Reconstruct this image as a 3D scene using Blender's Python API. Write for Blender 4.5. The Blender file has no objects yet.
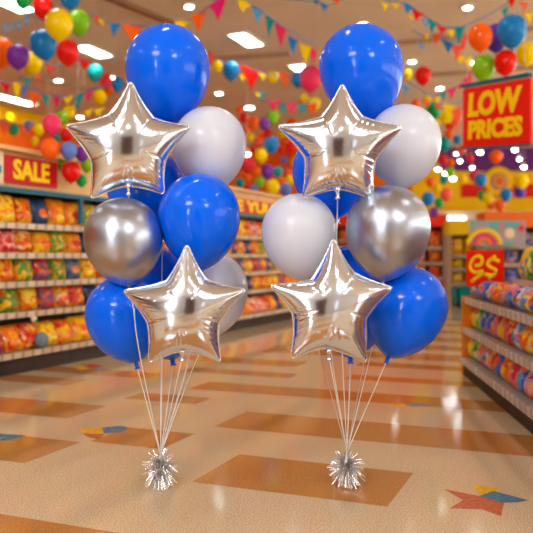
import bpy, math, random
import numpy as np
from mathutils import Vector, Matrix
random.seed(7); np.random.seed(7)
S = bpy.context.scene
COL = S.collection

# ---------------------------------------------------------------- camera, world, exposure
H = 0.842; F = 765.0; HZ = 256.0; CX = 266.5
CEIL = 4.24
cd = bpy.data.cameras.new('camera'); cam = bpy.data.objects.new('camera', cd); COL.objects.link(cam)
cam.location = (0, 0, H); cam.rotation_euler = (math.pi/2, 0, 0)
cd.sensor_width = 36; cd.lens = 36*F/533; cd.shift_y = -(266.5-HZ)/533
cd.clip_end = 100
cd.dof.use_dof = True; cd.dof.focus_distance = 2.7; cd.dof.aperture_fstop = 2.6
S.camera = cam
w = bpy.data.worlds.new('world'); S.world = w; w.use_nodes = True
w.node_tree.nodes['Background'].inputs[0].default_value = (1, .86, .7, 1)
w.node_tree.nodes['Background'].inputs[1].default_value = .6
S.view_settings.view_transform = 'Standard'; S.view_settings.look = 'None'
S.view_settings.gamma = 1; S.view_settings.use_curve_mapping = False
S.view_settings.exposure = 0.48
S.cycles.max_bounces = 7; S.cycles.diffuse_bounces = 4; S.cycles.glossy_bounces = 4
S.cycles.sample_clamp_indirect = 6
LAMP = 16.0           # radiance of the ceiling fittings
def area(name, loc, sx, sy, power, rot, col=(.93, .97, 1)):
    l = bpy.data.lights.new(name, 'AREA'); l.shape = 'RECTANGLE'; l.size = sx; l.size_y = sy; l.energy = power; l.color = col
    o = bpy.data.objects.new(name, l); COL.objects.link(o); o.location = loc; o.rotation_euler = rot; return o
area('softbox_left', (-2.6, -2.2, 4.15), 1.9, 1.7, 170, (math.radians(42), 0, math.radians(-22)))  # unseen fill light added behind the viewer for soft oval highlights
area('softbox_right', (2.9, -3.6, 4.15), 1.6, 1.5, 150, (math.radians(45), 0, math.radians(24)))  # second added fill light, also out of view
area('entrance_daylight', (-5.2, -8.3, 2.2), 1.0, 2.6, 150, (math.radians(86), 0, math.radians(-30)))  # fill light added behind the viewer, not a real daylight opening

def P(px, py, d): return Vector(((px-CX)/F*d, d, H-(py-HZ)/F*d))
def on_floor(px, py, z=0):
    d = (H-z)*F/(py-HZ); v = P(px, py, d); v.z = z; return v
def on_ceiling(px, py):
    d = (CEIL-H)*F/(HZ-py); v = P(px, py, d); v.z = CEIL; return v

# ---------------------------------------------------------------- materials
def lin(c):
    return tuple(((x/255)/12.92 if x/255 <= .04045 else (((x/255)+.055)/1.055)**2.4) for x in c)+(1,)
COLS = dict(blue=(0, 98, 245), white=(210, 214, 228), red=(232, 22, 12), orange=(250, 98, 10), yellow=(255, 216, 0), green=(20, 165, 75),
  lime=(135, 200, 20), teal=(0, 148, 150), sky=(15, 125, 200), purple=(125, 50, 165), pink=(240, 50, 100), magenta=(225, 15, 105),
  coral=(250, 95, 70), lavender=(100, 125, 205), violet=(80, 55, 180), crimson=(222, 38, 48), lightblue=(90, 165, 215))
MATS = {}
def mat(name, col, rough=.5, metal=0., coat=0., emit=0., spec=.15, sss=0.):
    if name in MATS: return MATS[name]
    m = bpy.data.materials.new(name); m.use_nodes = True; b = m.node_tree.nodes['Principled BSDF']
    c = lin(col)
    b.inputs['Base Color'].default_value = c; b.inputs['Roughness'].default_value = rough; b.inputs['Metallic'].default_value = metal
    b.inputs['Coat Weight'].default_value = coat; b.inputs['Coat Roughness'].default_value = .04
    b.inputs['Specular IOR Level'].default_value = spec
    if emit: b.inputs['Emission Color'].default_value = (.90, .97, .95, 1); b.inputs['Emission Strength'].default_value = emit
    if sss:
        b.inputs['Subsurface Weight'].default_value = sss; b.inputs['Subsurface Radius'].default_value = (.06, .06, .06); b.inputs['Subsurface Scale'].default_value = 1
    MATS[name] = m; return m
def noisy(name, col, col2, scale, rough=.5, detail=2, lo=.4, hi=.6, bump=0, metal=0, coords='Object'):
    m = mat(name, col, rough, metal); nt = m.node_tree; b = nt.nodes['Principled BSDF']
    tc = nt.nodes.new('ShaderNodeTexCoord'); n = nt.nodes.new('ShaderNodeTexNoise'); r = nt.nodes.new('ShaderNodeValToRGB')
    n.inputs['Scale'].default_value = scale; n.inputs['Detail'].default_value = detail
    r.color_ramp.elements[0].position = lo; r.color_ramp.elements[0].color = lin(col)
    r.color_ramp.elements[1].position = hi; r.color_ramp.elements[1].color = lin(col2)
    nt.links.new(tc.outputs[coords], n.inputs['Vector']); nt.links.new(n.outputs['Fac'], r.inputs[0]); nt.links.new(r.outputs[0], b.inputs['Base Color'])
    if bump:
        bp = nt.nodes.new('ShaderNodeBump'); bp.inputs['Strength'].default_value = bump; nt.links.new(n.outputs['Fac'], bp.inputs['Height']); nt.links.new(bp.outputs[0], b.inputs['Normal'])
    return m
def speckle(name, base, dark, light):
    """polished terrazzo-look vinyl: fine chips of a darker and a lighter tone"""
    m = mat(name, base, .2, 0, 0, 0, .6); nt = m.node_tree; b = nt.nodes['Principled BSDF']
    tc = nt.nodes.new('ShaderNodeTexCoord'); n = nt.nodes.new('ShaderNodeTexNoise'); r = nt.nodes.new('ShaderNodeValToRGB')
    n.inputs['Scale'].default_value = 190; n.inputs['Detail'].default_value = 3; n.inputs['Roughness'].default_value = .7
    e = r.color_ramp.elements; e[0].position = .36; e[0].color = lin(dark); e[1].position = .48; e[1].color = lin(base)
    x = e.new(.60); x.color = lin(light)
    nt.links.new(tc.outputs['Object'], n.inputs['Vector']); nt.links.new(n.outputs['Fac'], r.inputs[0])
    n2 = nt.nodes.new('ShaderNodeTexNoise'); n2.inputs['Scale'].default_value = 1.3; n2.inputs['Detail'].default_value = 4
    mr = nt.nodes.new('ShaderNodeMapRange'); mr.inputs[3].default_value = .06; mr.inputs[4].default_value = .12
    nt.links.new(tc.outputs['Object'], n2.inputs['Vector']); nt.links.new(n2.outputs['Fac'], mr.inputs[0]); nt.links.new(mr.outputs[0], b.inputs['Roughness'])
    nt.links.new(r.outputs[0], b.inputs['Base Color']); return m
def latex(c):
    return mat('latex_'+c, COLS[c], .13 if c != 'white' else .2, 0, 0, 0, .24 if c != 'white' else .35, .0)
M_floor = speckle('floor_cream', (220, 192, 153), (178, 140, 96), (238, 214, 182))
M_tile = speckle('floor_tan', (196, 130, 64), (170, 104, 46), (208, 146, 80))
M_ceil = noisy('ceiling_paint', (222, 204, 182), (230, 212, 190), .8, .8)
M_trim = mat('ceiling_trim', (150, 108, 76), .7); M_trim2 = mat('ceiling_seam', (184, 156, 128), .8)
M_lamp = mat('lamp_diffuser', (255, 250, 240), .5, emit=LAMP)
M_bulb = mat('bulb_glow', (255, 250, 240), .5, emit=24)
M_lamp2 = mat('small_lamp_glow', (255, 250, 240), .5, emit=4)
M_metalw = mat('white_enamel', (225, 215, 200), .4)
M_kick = noisy('kick_plate', (48, 36, 28), (62, 46, 36), 6, .5)
M_shelf = mat('shelf_metal', (176, 158, 138), .45)
M_back = mat('shelf_back', (84, 62, 46), .6)
M_header = noisy('header_wood', (226, 178, 118), (236, 190, 130), 2, .5)
M_tealp = mat('teal_paint', (20, 98, 122), .4)
M_red = mat('sign_red', (240, 30, 8), .45)
M_sred = mat('sale_red', (200, 20, 26), .45)
M_yel = mat('sign_yellow', (255, 214, 0), .5)
M_foil = mat('silver_foil', (220, 230, 248), .14, 1)
M_seam = mat('foil_seam', (228, 226, 226), .2, 1)
M_chrome = mat('chrome_latex', (178, 186, 202), .33, 1)
M_tinsel = mat('tinsel_silver', (240, 240, 240), .27, 1)
M_ribbon = mat('ribbon_white', (238, 234, 230), .35)
M_ribbong = mat('ribbon_grey', (196, 186, 176), .35)
def price_mat(nm='price_strip', c1=(226, 204, 178), c2=(206, 176, 146), c3=(172, 150, 126)):
    m = mat(nm, (178, 160, 138), .4); nt = m.node_tree; b = nt.nodes['Principled BSDF']
    tc = nt.nodes.new('ShaderNodeTexCoord'); mp = nt.nodes.new('ShaderNodeMapping'); v = nt.nodes.new('ShaderNodeTexBrick')
    mp.inputs['Scale'].default_value = (1, 1, 1)
    v.inputs['Scale'].default_value = 1; v.inputs['Brick Width'].default_value = .105; v.inputs['Row Height'].default_value = .3; v.inputs['Mortar Size'].default_value = .016
    v.inputs['Color1'].default_value = lin(c1); v.inputs['Color2'].default_value = lin(c2); v.inputs['Mortar'].default_value = lin(c3); v.inputs['Mortar Smooth'].default_value = .1
    v.offset = 0
    nt.links.new(tc.outputs['UV'], mp.inputs[0]); nt.links.new(mp.outputs[0], v.inputs['Vector']); nt.links.new(v.outputs['Color'], b.inputs['Base Color']); return m
M_price = price_mat(); M_price2 = price_mat('price_strip_grey', (222, 212, 202), (200, 176, 168), (168, 160, 158))
def print_mat(name, cols, scale=9, logo=None, rough=.28):
    """printed film with blobs of several inks; each copy shifts the print by its own random number"""
    m = mat(name, cols[0], rough, 0, .25); nt = m.node_tree; b = nt.nodes['Principled BSDF']
    tc = nt.nodes.new('ShaderNodeTexCoord'); oi = nt.nodes.new('ShaderNodeObjectInfo'); ad = nt.nodes.new('ShaderNodeVectorMath'); ad.operation = 'ADD'
    ml = nt.nodes.new('ShaderNodeMath'); ml.operation = 'MULTIPLY'; ml.inputs[1].default_value = 37
    nt.links.new(oi.outputs['Random'], ml.inputs[0]); nt.links.new(tc.outputs['Object'], ad.inputs[0]); nt.links.new(ml.outputs[0], ad.inputs[1])
    dn = nt.nodes.new('ShaderNodeTexNoise'); dn.inputs['Scale'].default_value = scale*1.0
    dm = nt.nodes.new('ShaderNodeVectorMath'); dm.operation = 'MULTIPLY_ADD'; dm.inputs[1].default_value = (.12, .12, .12)
    nt.links.new(ad.outputs[0], dn.inputs['Vector']); nt.links.new(dn.outputs['Color'], dm.inputs[0]); nt.links.new(ad.outputs[0], dm.inputs[2])
    v = nt.nodes.new('ShaderNodeTexVoronoi'); v.inputs['Scale'].default_value = scale*3
    nt.links.new(dm.outputs[0], v.inputs['Vector'])
    sp = nt.nodes.new('ShaderNodeSeparateColor'); nt.links.new(v.outputs['Color'], sp.inputs[0])
    r = nt.nodes.new('ShaderNodeValToRGB'); r.color_ramp.interpolation = 'CONSTANT'
    e = r.color_ramp.elements; e[0].color = lin(cols[0]); e[0].position = 0
    k = len(cols)
    wts = [.0]+[.38+.62*(i-1)/(k-1) for i in range(1, k)]
    e[1].position = wts[1]; e[1].color = lin(cols[1])
    for i in range(2, k): x = e.new(wts[i]); x.color = lin(cols[i])
    nt.links.new(sp.outputs[0], r.inputs[0]); out = r.outputs[0]
    if logo:
        g = nt.nodes.new('ShaderNodeMapping'); g.inputs['Location'].default_value = (-.5*1.6, 0, -.42*2.6); g.inputs['Scale'].default_value = (1.6, 0, 2.6)
        ln = nt.nodes.new('ShaderNodeVectorMath'); ln.operation = 'LENGTH'; lt = nt.nodes.new('ShaderNodeMath'); lt.operation = 'LESS_THAN'; lt.inputs[1].default_value = .42
        mx = nt.nodes.new('ShaderNodeMixRGB'); mx.inputs[2].default_value = lin(logo)
        nt.links.new(tc.outputs['Generated'], g.inputs[0]); nt.links.new(g.outputs[0], ln.inputs[0]); nt.links.new(ln.outputs['Value'], lt.inputs[0]); nt.links.new(lt.outputs[0], mx.inputs[0]); nt.links.new(out, mx.inputs[1]); out = mx.outputs[0]
    nt.links.new(out, b.inputs['Base Color']); return m

# ---------------------------------------------------------------- mesh helpers
def mk(name, verts, faces, m, parent=None, smooth=False, mats=None, midx=None, uvs=None, link=True):
    me = bpy.data.meshes.new(name); me.from_pydata([tuple(v) for v in verts], [], faces)
    for x in (mats or [m]): me.materials.append(x)
    if midx: me.polygons.foreach_set('material_index', midx)
    if smooth: me.polygons.foreach_set('use_smooth', [True]*len(me.polygons))
    if uvs:
        ul = me.uv_layers.new(name='UVMap'); flat = []
        for u in uvs:
            for q in u: flat += [q[0], q[1]]
        ul.data.foreach_set('uv', flat)
    me.update()
    o = bpy.data.objects.new(name, me)
    if link: COL.objects.link(o)
    if parent: o.parent = parent
    return o
def empty(name, loc=(0, 0, 0)):
    o = bpy.data.objects.new(name, None); COL.objects.link(o); o.location = loc; o.empty_display_size = .1; return o
def tag(o, label=None, cat=None, group=None, kind=None):
    if label: o['label'] = label
    if cat: o['category'] = cat
    if group: o['group'] = group
    if kind: o['kind'] = kind
    return o
def hexa(p0, ex, ey, ez):
    """box from a corner and three edge vectors"""
    p0, ex, ey, ez = map(Vector, (p0, ex, ey, ez))
    v = [p0, p0+ex, p0+ex+ey, p0+ey]; v += [q+ez for q in v]
    f = [(0, 3, 2, 1), (4, 5, 6, 7), (0, 1, 5, 4), (1, 2, 6, 5), (2, 3, 7, 6), (3, 0, 4, 7)]
    if ex.cross(ey).dot(ez) < 0: f = [tuple(reversed(q)) for q in f]
    return v, f
class MB:
    def __init__(s): s.v = []; s.f = []
    def add(s, vf):
        n = len(s.v); s.v += [tuple(q) for q in vf[0]]; s.f += [tuple(i+n for i in q) for q in vf[1]]; return s
    def build(s, name, m, parent=None, smooth=False): return mk(name, s.v, s.f, m, parent, smooth)
def tube(pts, r, n=6, cap=True, flat=1.):
    pts = [Vector(p) for p in pts]; rs = r if isinstance(r, (list, tuple)) else [r]*len(pts)
    v = []; f = []; up = Vector((0, 1, 0))
    for i, p in enumerate(pts):
        t = (pts[min(i+1, len(pts)-1)]-pts[max(i-1, 0)]).normalized()
        a = t.cross(up)
        if a.length < 1e-3: a = t.cross(Vector((1, 0, 0)))
        a.normalize(); b = t.cross(a).normalized()
        for k in range(n):
            an = 2*math.pi*k/n; v.append(p+(a*math.cos(an)+b*math.sin(an)*flat)*rs[i])
    for i in range(len(pts)-1):
        for k in range(n):
            f.append((i*n+k, i*n+(k+1) % n, (i+1)*n+(k+1) % n, (i+1)*n+k))
    if cap: f += [tuple(range(n-1, -1, -1)), tuple(range((len(pts)-1)*n, len(pts)*n))]
    return v, f
def spline(pts, k=8):
    pts = [Vector(p) for p in pts]
    if len(pts) < 3: return pts
    q = [pts[0]*2-pts[1]]+pts+[pts[-1]*2-pts[-2]]; out = []
    for i in range(1, len(q)-2):
        a, b, c, d = q[i-1:i+3]
        for j in range(k):
            t = j/k; out.append(.5*((2*b)+(c-a)*t+(2*a-5*b+4*c-d)*t*t+(3*b-a-3*c+d)*t**3))
    return out+[pts[-1]]
def lathe(prof, n=32):
    """prof: list of (radius, z)"""
    v = []; f = []
    for r, z in prof:
        for k in range(n):
            a = 2*math.pi*k/n; v.append((r*math.cos(a), r*math.sin(a), z))
    for i in range(len(prof)-1):
        for k in range(n): f.append((i*n+k, i*n+(k+1) % n, (i+1)*n+(k+1) % n, (i+1)*n+k))
    f += [tuple(range(n-1, -1, -1)), tuple(range((len(prof)-1)*n, len(prof)*n))]
    return v, f
def fix(v, f, flip): return (v, [tuple(reversed(q)) for q in f]) if flip else (v, f)

# ---------------------------------------------------------------- the room
TH = math.atan(314/F)                     # direction of the floor's tiles and of the left aisle
def UV(u, v, z=0): return Vector((u*math.sin(TH)+v*math.cos(TH), u*math.cos(TH)-v*math.sin(TH), z))
LW0 = Vector((-6.1, 17.2, 0)); LD = Vector((math.sin(math.radians(24)), math.cos(math.radians(24)), 0))
FARY = 24.0; BACKY = -9.0; RX = 12.0
lw_far = LW0+LD*((FARY-LW0.y)/LD.y); lw_near = LW0+LD*((BACKY-LW0.y)/LD.y)
corners = [Vector((RX, BACKY, 0)), Vector((RX, FARY, 0)), lw_far, lw_near]
fv = list(corners); ff = [(0, 1, 2, 3)]; fm = [0]
def tile(u0, u1, v0, v1):
    n = len(fv); z = .0006
    fv.extend([UV(u0, v0, z), UV(u0, v1, z), UV(u1, v1, z), UV(u1, v0, z)]); ff.append((n, n+1, n+2, n+3)); fm.append(1)
for a in [(2.53, 2.96, -1.34, -.60), (2.50, 2.88, -3.6, -2.09), (1.30, 1.98, -3.4, .2), (2.91, 3.22, -2.06, -1.69), (3.39, 3.79, -1.67, 1.4), (3.27, 3.63, -4.6, -2.46),
          (3.86, 4.07, -2.5, -2.02), (4.30, 4.60, -2.3, .4), (4.10, 4.35, -4.3, -3.1), (4.55, 4.80, -3.9, -2.75), (4.93, 5.14, -2.71, -1.86), (5.05, 5.25, -1.5, -.1), (5.45, 5.75, -3.4, -2.0), (5.7, 5.95, -1.6, 1.0),
          (6.2, 6.6, -2.6, -.6), (6.9, 7.25, -1.9, .9), (7.6, 8.0, -2.8, -.8), (8.4, 8.8, -1.8, .8), (9.3, 9.7, -2.6, .2), (10.2, 10.6, -2, 1.2), (11.2, 11.7, -3, 0), (12.4, 12.9, -2, 1.5), (13.8, 14.3, -3, 1),
          (2.5, 2.95, .2, 1.0), (.6, 1.0, -1.6, .4), (-.5, 0., -.6, 1.6), (-1.5, -1, -2, 0), (-2.6, -2.1, -.8, 1.4), (1.4, 1.9, 1.1, 2.2)]: tile(*a)
tag(mk('floor', fv, ff, None, mats=[M_floor, M_tile], midx=fm), kind='structure')
tag(mk('ceiling', [c+Vector((0, 0, CEIL)) for c in corners]+[c+Vector((0, 0, CEIL+.1)) for c in corners], [(3, 2, 1, 0), (4, 5, 6, 7)], M_ceil), kind='structure')
def wall(name, a, b, z0, z1, m, th=.1, parent=None):
    a = Vector(a); b = Vector(b); d = (b-a).normalized(); nrm = Vector((d.y, -d.x, 0))   # thickness grows to the right of a->b
    v, f = hexa((a.x, a.y, z0), b-a, nrm*th, (0, 0, z1-z0)); o = mk(name, v, f, m, parent)
    if not parent: o['kind'] = 'structure'
    return o
M_orange = noisy('wall_orange', (242, 118, 14), (232, 80, 20), .5, .7)
M_wyel = noisy('wall_yellow', (250, 200, 10), (244, 182, 8), .7, .7)
M_wpurple = mat('wall_purple', (104, 44, 118), .6); M_wred = mat('wall_red', (222, 34, 18), .6)
wl = wall('wall_left', lw_far, lw_near, 0, CEIL, M_orange)
nL = Vector((LD.y, -LD.x, 0))
v, f = hexa(lw_near+nL*.02+Vector((0, 0, CEIL-.34)), (lw_far-lw_near), nL*.12, (0, 0, .33)); tag(mk('trim_1', v, f, M_wyel), kind='structure')
wf = wall('wall_far', (RX, FARY, 0), lw_far, 0, CEIL, M_wyel, -.1) if False else None
v, f = hexa((lw_far.x, FARY, 0), (RX-lw_far.x, 0, 0), (0, .1, 0), (0, 0, CEIL)); wf = tag(mk('wall_far', v, f, M_wyel), kind='structure')
def far_panel(name, x0, y0, x1, y1, m, th=.04, d=FARY, parent=None):
    a = P(x0, y1, d); b = P(x1, y0, d); v, f = hexa((a.x, d-th, a.z), (b.x-a.x, 0, 0), (0, th, 0), (0, 0, b.z-a.z)); return mk(name, v, f, m, parent)
far_panel('purple_band', 438, 144, 560, 171, M_wpurple, parent=wf)
far_panel('red_band', 461, 184, 600, 197.5, M_wred, parent=wf)
far_panel('lintel', 395, 212, 640, 220, mat('lintel_beige', (200, 170, 140), .6), .5, parent=wf)
far_panel('orange_panel', 196, 149, 412, 214, M_orange, parent=wf)
v, f = hexa((RX, BACKY, 0), (.1, 0, 0), (0, FARY-BACKY, 0), (0, 0, CEIL)); tag(mk('wall_right', v, f, noisy('wall_right_paint', (236, 150, 50), (240, 176, 60), .6, .7)), kind='structure')
v, f = hexa((lw_near.x, BACKY-.1, 0), (RX-lw_near.x, 0, 0), (0, .1, 0), (0, 0, CEIL)); tag(mk('wall_back', v, f, mat('wall_back_paint', (216, 206, 196), .7)), kind='structure')
# unseen doors and glowing panes added behind the viewer for the foil stars' reflections
for i, x in enumerate((-2.6, -.2, 1.9)):
    v, f = hexa((x, BACKY+.0, 0), (1.1, 0, 0), (0, .06, 0), (0, 0, 2.3)); tag(mk('door_%d' % (i+1), v, f, mat('door_brown', (84, 52, 36), .4)), kind='structure')
for i, x in enumerate((-4.2, -1.3, 1.05, 3.2)):
    v, f = hexa((x, BACKY+.0, .5), (.75, 0, 0), (0, .05, 0), (0, 0, 1.9)); tag(mk('window_%d' % (i+1), v, f, mat('window_daylight', (235, 240, 250), .3, emit=.8)), kind='structure')
for i in range(7):
    v, f = hexa((RX-.05, -7.5+i*4.1, .7), (.05, 0, 0), (0, 3.3, 0), (0, 0, 2.9)); tag(mk('window_%d' % (i+5), v, f, mat('shopfront_daylight', (235, 240, 250), .3, emit=3.4)), kind='structure')  # glowing panes added out of view as neutral side fill
for i, (p, q, wd) in enumerate([((60, -24), (178, 24), .12), ((380, 77), (600, 62), .16), ((150, 62), (290, 52), .14), ((20, 76), (190, 104), .1), ((370, 45), (560, 24), .1)]):
    a = on_ceiling(*p); b = on_ceiling(*q); d = (b-a).normalized(); n = Vector((d.y, -d.x, 0))
    v, f = hexa(a-n*wd/2-Vector((0, 0, .05)), b-a, n*wd, (0, 0, .05)); tag(mk('trim_%d' % (i+2), v, f, M_trim if i == 0 else M_trim2), kind='structure')

# unseen dark slab on a pale board, added so the foil stars reflect it
v, f = hexa((-2.0, -2.8, 0), (3.4, 0, 0), (0, -.12, 0), (0, 0, 2.5)); tag(mk('wall_partition', v, f, mat('partition_paint', (206, 200, 192), .6)), kind='structure')
v, f = hexa((-.8, -2.795, 0), (1.25, 0, 0), (0, .05, 0), (0, 0, 2.1)); tag(mk('door_4', v, f, mat('door_brown', (84, 52, 36), .4)), kind='structure')
# ---------------------------------------------------------------- ceiling lights
def troffer(c, label, group=None, L=.72, W=.27):
    e = empty('ceiling_light', (c.x, c.y, CEIL)); tag(e, label, 'ceiling light', group)
    d = UV(1, 0); n = UV(0, 1)
    v, f = hexa(-d*L/2-n*W/2-Vector((0, 0, .03)), d*L, n*W, (0, 0, .026)); mk('diffuser', v, f, M_lamp, e)
    b = MB(); t = .03
    for s in (-1, 1):
        b.add(hexa(-d*(L/2+t)+n*(s*(W/2+t/2)-t/2)-Vector((0, 0, .04)), d*(L+2*t), n*t, (0, 0, .039)))
        b.add(hexa(d*(s*(L/2+t/2)-t/2)-n*W/2-Vector((0, 0, .04)), d*t, n*W, (0, 0, .039)))
    b.build('frame', M_metalw, e)
for px, py, lab in [(246.5, 38, 'rectangular ceiling light right of the left blue top balloon'), (303, 68, 'rectangular ceiling light just left of the right blue top balloon'), (93, 49.5, 'rectangular ceiling light beside the red balloon of the upper left cluster'),
                    (10, 1, 'rectangular ceiling light in the top left corner, half cut off'), (8, 97, 'long ceiling light low at the left edge above the orange wall'), (22, 100.5, 'short ceiling light low at left, right of the long one')]:
    troffer(on_ceiling(px, py), lab)
for u in np.arange(-8.2, 10.6, 3.7):
    for v_ in np.arange(-9.0, 9, 3.6):
        p = UV(u, v_)
        if p.y < BACKY+.7 or p.x > RX-.7 or (p-LW0).dot(nL) < .8: continue
        if p.y > 9 and abs(p.x) < p.y*.36+.4: continue
        troffer(p, 'rectangular ceiling light out of the picture, above or behind the viewer', 'ceiling lights out of the picture')
def downlight(c, label, r=.085, group=None):
    o = mk('recessed_downlight', *lathe([(r*1.25, .0), (r*1.25, -.02), (r, -.035), (r, -.0)], 16), M_metalw); o.location = (c.x, c.y, CEIL-.001); tag(o, label, 'ceiling light', group)
    v, f = lathe([(r*.82, -.038), (r*.82, -.02)], 16); mk('lamp', v, f, M_bulb, o)
for px, py, r, lab in [(58.5, 79, .09, 'round downlight below the upper left balloon cluster'), (80, 116, .1, 'round downlight left of the upper left foil star'), (189, 4.5, .075, 'round downlight at the top edge above the left bouquet'),
    (219, 92, .085, 'round downlight above the left white balloon'), (249.5, 106.5, .13, 'round downlight between the two bouquets'), (363.5, 22, .075, 'round downlight behind the top of the right blue balloon'),
    (467.5, 5.5, .075, 'round downlight at the top right near the picture edge'), (412, 60, .08, 'round downlight right of the right blue top balloon'), (440, 87, .09, 'round downlight left of the low prices sign'), (476, 61, .12, 'bright downlight behind the balloons over the low prices sign'),
    (111, 76, .09, 'round downlight behind the pennants left of the left blue balloon')]:
    downlight(on_ceiling(px, py), lab, r*.85)
def pendant(px, py, d, r, lab):
    p = P(px, py, d); o = mk('pendant_lamp', *lathe([(r*.5, r*1.3), (r, r*.5), (r*1.05, 0), (r*.95, .0)], 14), M_metalw); o.location = p; tag(o, lab, 'pendant lamp')
    v, f = lathe([(r*.2, -r*.62), (r*.75, -r*.35), (r*.9, .0), (r*.7, r*.3)], 12); mk('bulb', v, f, M_bulb, o, True)
    v, f = tube([(0, 0, r*1.2), (0, 0, CEIL-p.z)], .003, 5); mk('cord', v, f, M_metalw, o)
for k, (px, py, r) in enumerate([(438, 169, .14), (446, 173.5, .14), (453, 178.5, .14), (456, 153.5, .09), (460, 161, .1), (472, 167.5, .1), (480, 152, .15), (515, 149.5, .13), (519.5, 159, .11), (524, 167, .12), (395.5, 158, .1), (247, 154, .12), (78, 173, .1), (84, 174, .1)]):
    lab = ['leftmost of the three lamps in line beside the right white balloon', 'middle of the three lamps in line beside the right white balloon', 'rightmost of the three lamps in line beside the right white balloon',
      'small lamp highest left of the low prices sign foot', 'small lamp below the highest one left of the sign foot', 'small lamp in front of the purple band', 'wide bright lamp just under the low prices sign', 'bright lamp under the right end of the low prices sign',
      'second lamp down under the right end of the low prices sign', 'third lamp down under the right end of the low prices sign', 'lamp behind the right white balloon', 'lamp beside the left white balloon, above red balloon', 'left one of two lamps below the upper left foil star tip', 'right one of two lamps below the upper left foil star tip'][k]
    pendant(px, py, 19.0 if px > 300 else 13, r*.52, lab)
for k, px in enumerate((449, 456, 463, 470.5, 494, 500)):
    p = P(px, 217.5 if px < 468 else (222.5 if px < 480 else 218.5), FARY-.62); o = mk('wall_lamp', *lathe([(.04, -.07), (.08, -.06), (.085, 0), (.04, .03)], 12), M_lamp2, smooth=True); o.location = p
    tag(o, ['leftmost', 'second from left', 'third from left', 'fourth from left', 'fifth from left', 'rightmost'][k]+' of six small bright lamps on the far lintel', 'lamp', 'lamps on the far lintel')

# ---------------------------------------------------------------- text and signs
def text_mesh(s, bold=.03, shear=0):
    c = bpy.data.curves.new('lettering', 'FONT'); c.body = s; c.extrude = .02; c.offset = bold; c.shear = shear; c.resolution_u = 3
    o = bpy.data.objects.new('lettering', c); COL.objects.link(o); bpy.context.view_layer.update()
    me = bpy.data.meshes.new_from_object(o.evaluated_get(bpy.context.evaluated_depsgraph_get())); COL.objects.unlink(o); bpy.data.objects.remove(o)
    return [v.co.copy() for v in me.vertices], [tuple(p.vertices) for p in me.polygons]
def put_text(s, o, ex, ey, n, u0, u1, v0, v1, parent, m, bold=.035, shear=0, name='lettering', th=.006):
    """o: panel's upper left corner, ex: along the top, ey: down the side, n: facing; u,v in fractions"""
    v, f = text_mesh(s, bold, shear); xs = [p.x for p in v]; ys = [p.y for p in v]; out = []
    for p in v:
        u = u0+(u1-u0)*(p.x-min(xs))/(max(xs)-min(xs)); q = v1+(v0-v1)*(p.y-min(ys))/(max(ys)-min(ys))
        out.append(o+ex*u+ey*q+n*(th if p.z > 0 else -.001))
    return mk(name, out, f, m, parent)
# hanging LOW PRICES sign
tl, tr, bl, br = P(463, 89, 6.4), P(530, 77.5, 5.65), P(463, 147.5, 6.4), P(530, 143.5, 5.65)
base = (tl+br)*.5; e = empty('hanging_sign', base); tag(e, 'red hanging sign reading low prices in yellow, between blue rails', 'sign')
ex, ey = tr-tl, bl-tl; n = ex.cross(ey).normalized()
if n.y > 0: n = -n
o0 = tl-base
v, f = hexa(o0, ex, ey, -n*.02); mk('panel', v, f, M_red, e)
put_text('LOW', o0, ex, ey, n, .09, .90, .09, .50, e, M_yel, .045, .1)
put_text('PRICES', o0, ex, ey, n, .09, .90, .555, .875, e, M_yel, .05, .05)
for k in (0, 1):
    a = o0+ey*(k*1.075-.075)-ex*.01+n*.01; v, f = hexa(a, ex*1.0, ey*.055 if k == 0 else ey*.03, -n*.04); mk('rail', v, f, M_tealp, e)
for s in (.08, .93):
    a = o0+ex*s-ey*.03; v, f = tube([a, Vector((a.x, a.y, CEIL-base.z))], .0012, 5); mk('hanging_wire', v, f, M_metalw, e)

# ---------------------------------------------------------------- shelving frames
def shelving(name, A, T, N, L, t0, shelves, kick, depth, back_h, label, strip_h=.04, rec=.012, sm=None, pm_=None):
    """A: floor point on the front line, T along, N towards the aisle; shelves: list of (z, front offset)"""
    e = empty(name, A); tag(e, label, 'shelving')
    Z = Vector((0, 0, 1))
    v, f = hexa(T*t0-N*rec, T*L, -N*(depth-rec), Z*kick); mk('base', v, f, M_kick, e)
    v, f = hexa(T*t0-N*depth, T*L, -N*.03, Z*back_h); mk('back_panel', v, f, M_back, e)
    for z, fr in shelves:
        v, f = hexa(T*t0-N*fr+Z*(z-.02), T*L, -N*(depth-fr), Z*.02); s = mk('shelf', v, f, sm or M_shelf, e)
        a = T*t0-N*fr+Z*(z-strip_h+.006); p = hexa(a, T*L, N*.012, Z*strip_h+N*.004)
        uv = []
        for q in p[1]: uv.append([((Vector(p[0][i])-a).dot(T), (Vector(p[0][i])-a).dot(Z)+.1) for i in q])
        mk('price_strip', p[0], p[1], pm_ or M_price, s, uvs=uv)
    return e
TL = LD.copy(); NL = nL.copy(); AL = Vector((-1.84, 5.3, 0))
LSH = [(.150, 0), (.43, .06), (.65, .06), (.86, .06), (1.075, .06)]
gl = shelving('gondola_shelving', AL, TL, NL, 8.4, -2.0, LSH, .10, .5, 1.62, 'long gondola shelving packed with snack bags along the left side of the aisle', .042)
Z = Vector((0, 0, 1))
v, f = hexa(TL*-2-NL*.05+Z*1.30, TL*8.4, -NL*.03, Z*.035); mk('teal_rail', v, f, M_tealp, gl)
v, f = hexa(TL*-2-NL*.075+Z*1.335, TL*8.4, -NL*.03, Z*.255); mk('header_board', v, f, M_header, gl)
v, f = hexa(TL*-2-NL*.0+Z*1.59, TL*8.4, -NL*.5, Z*.03); mk('top_cap', v, f, M_header, gl)
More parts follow.
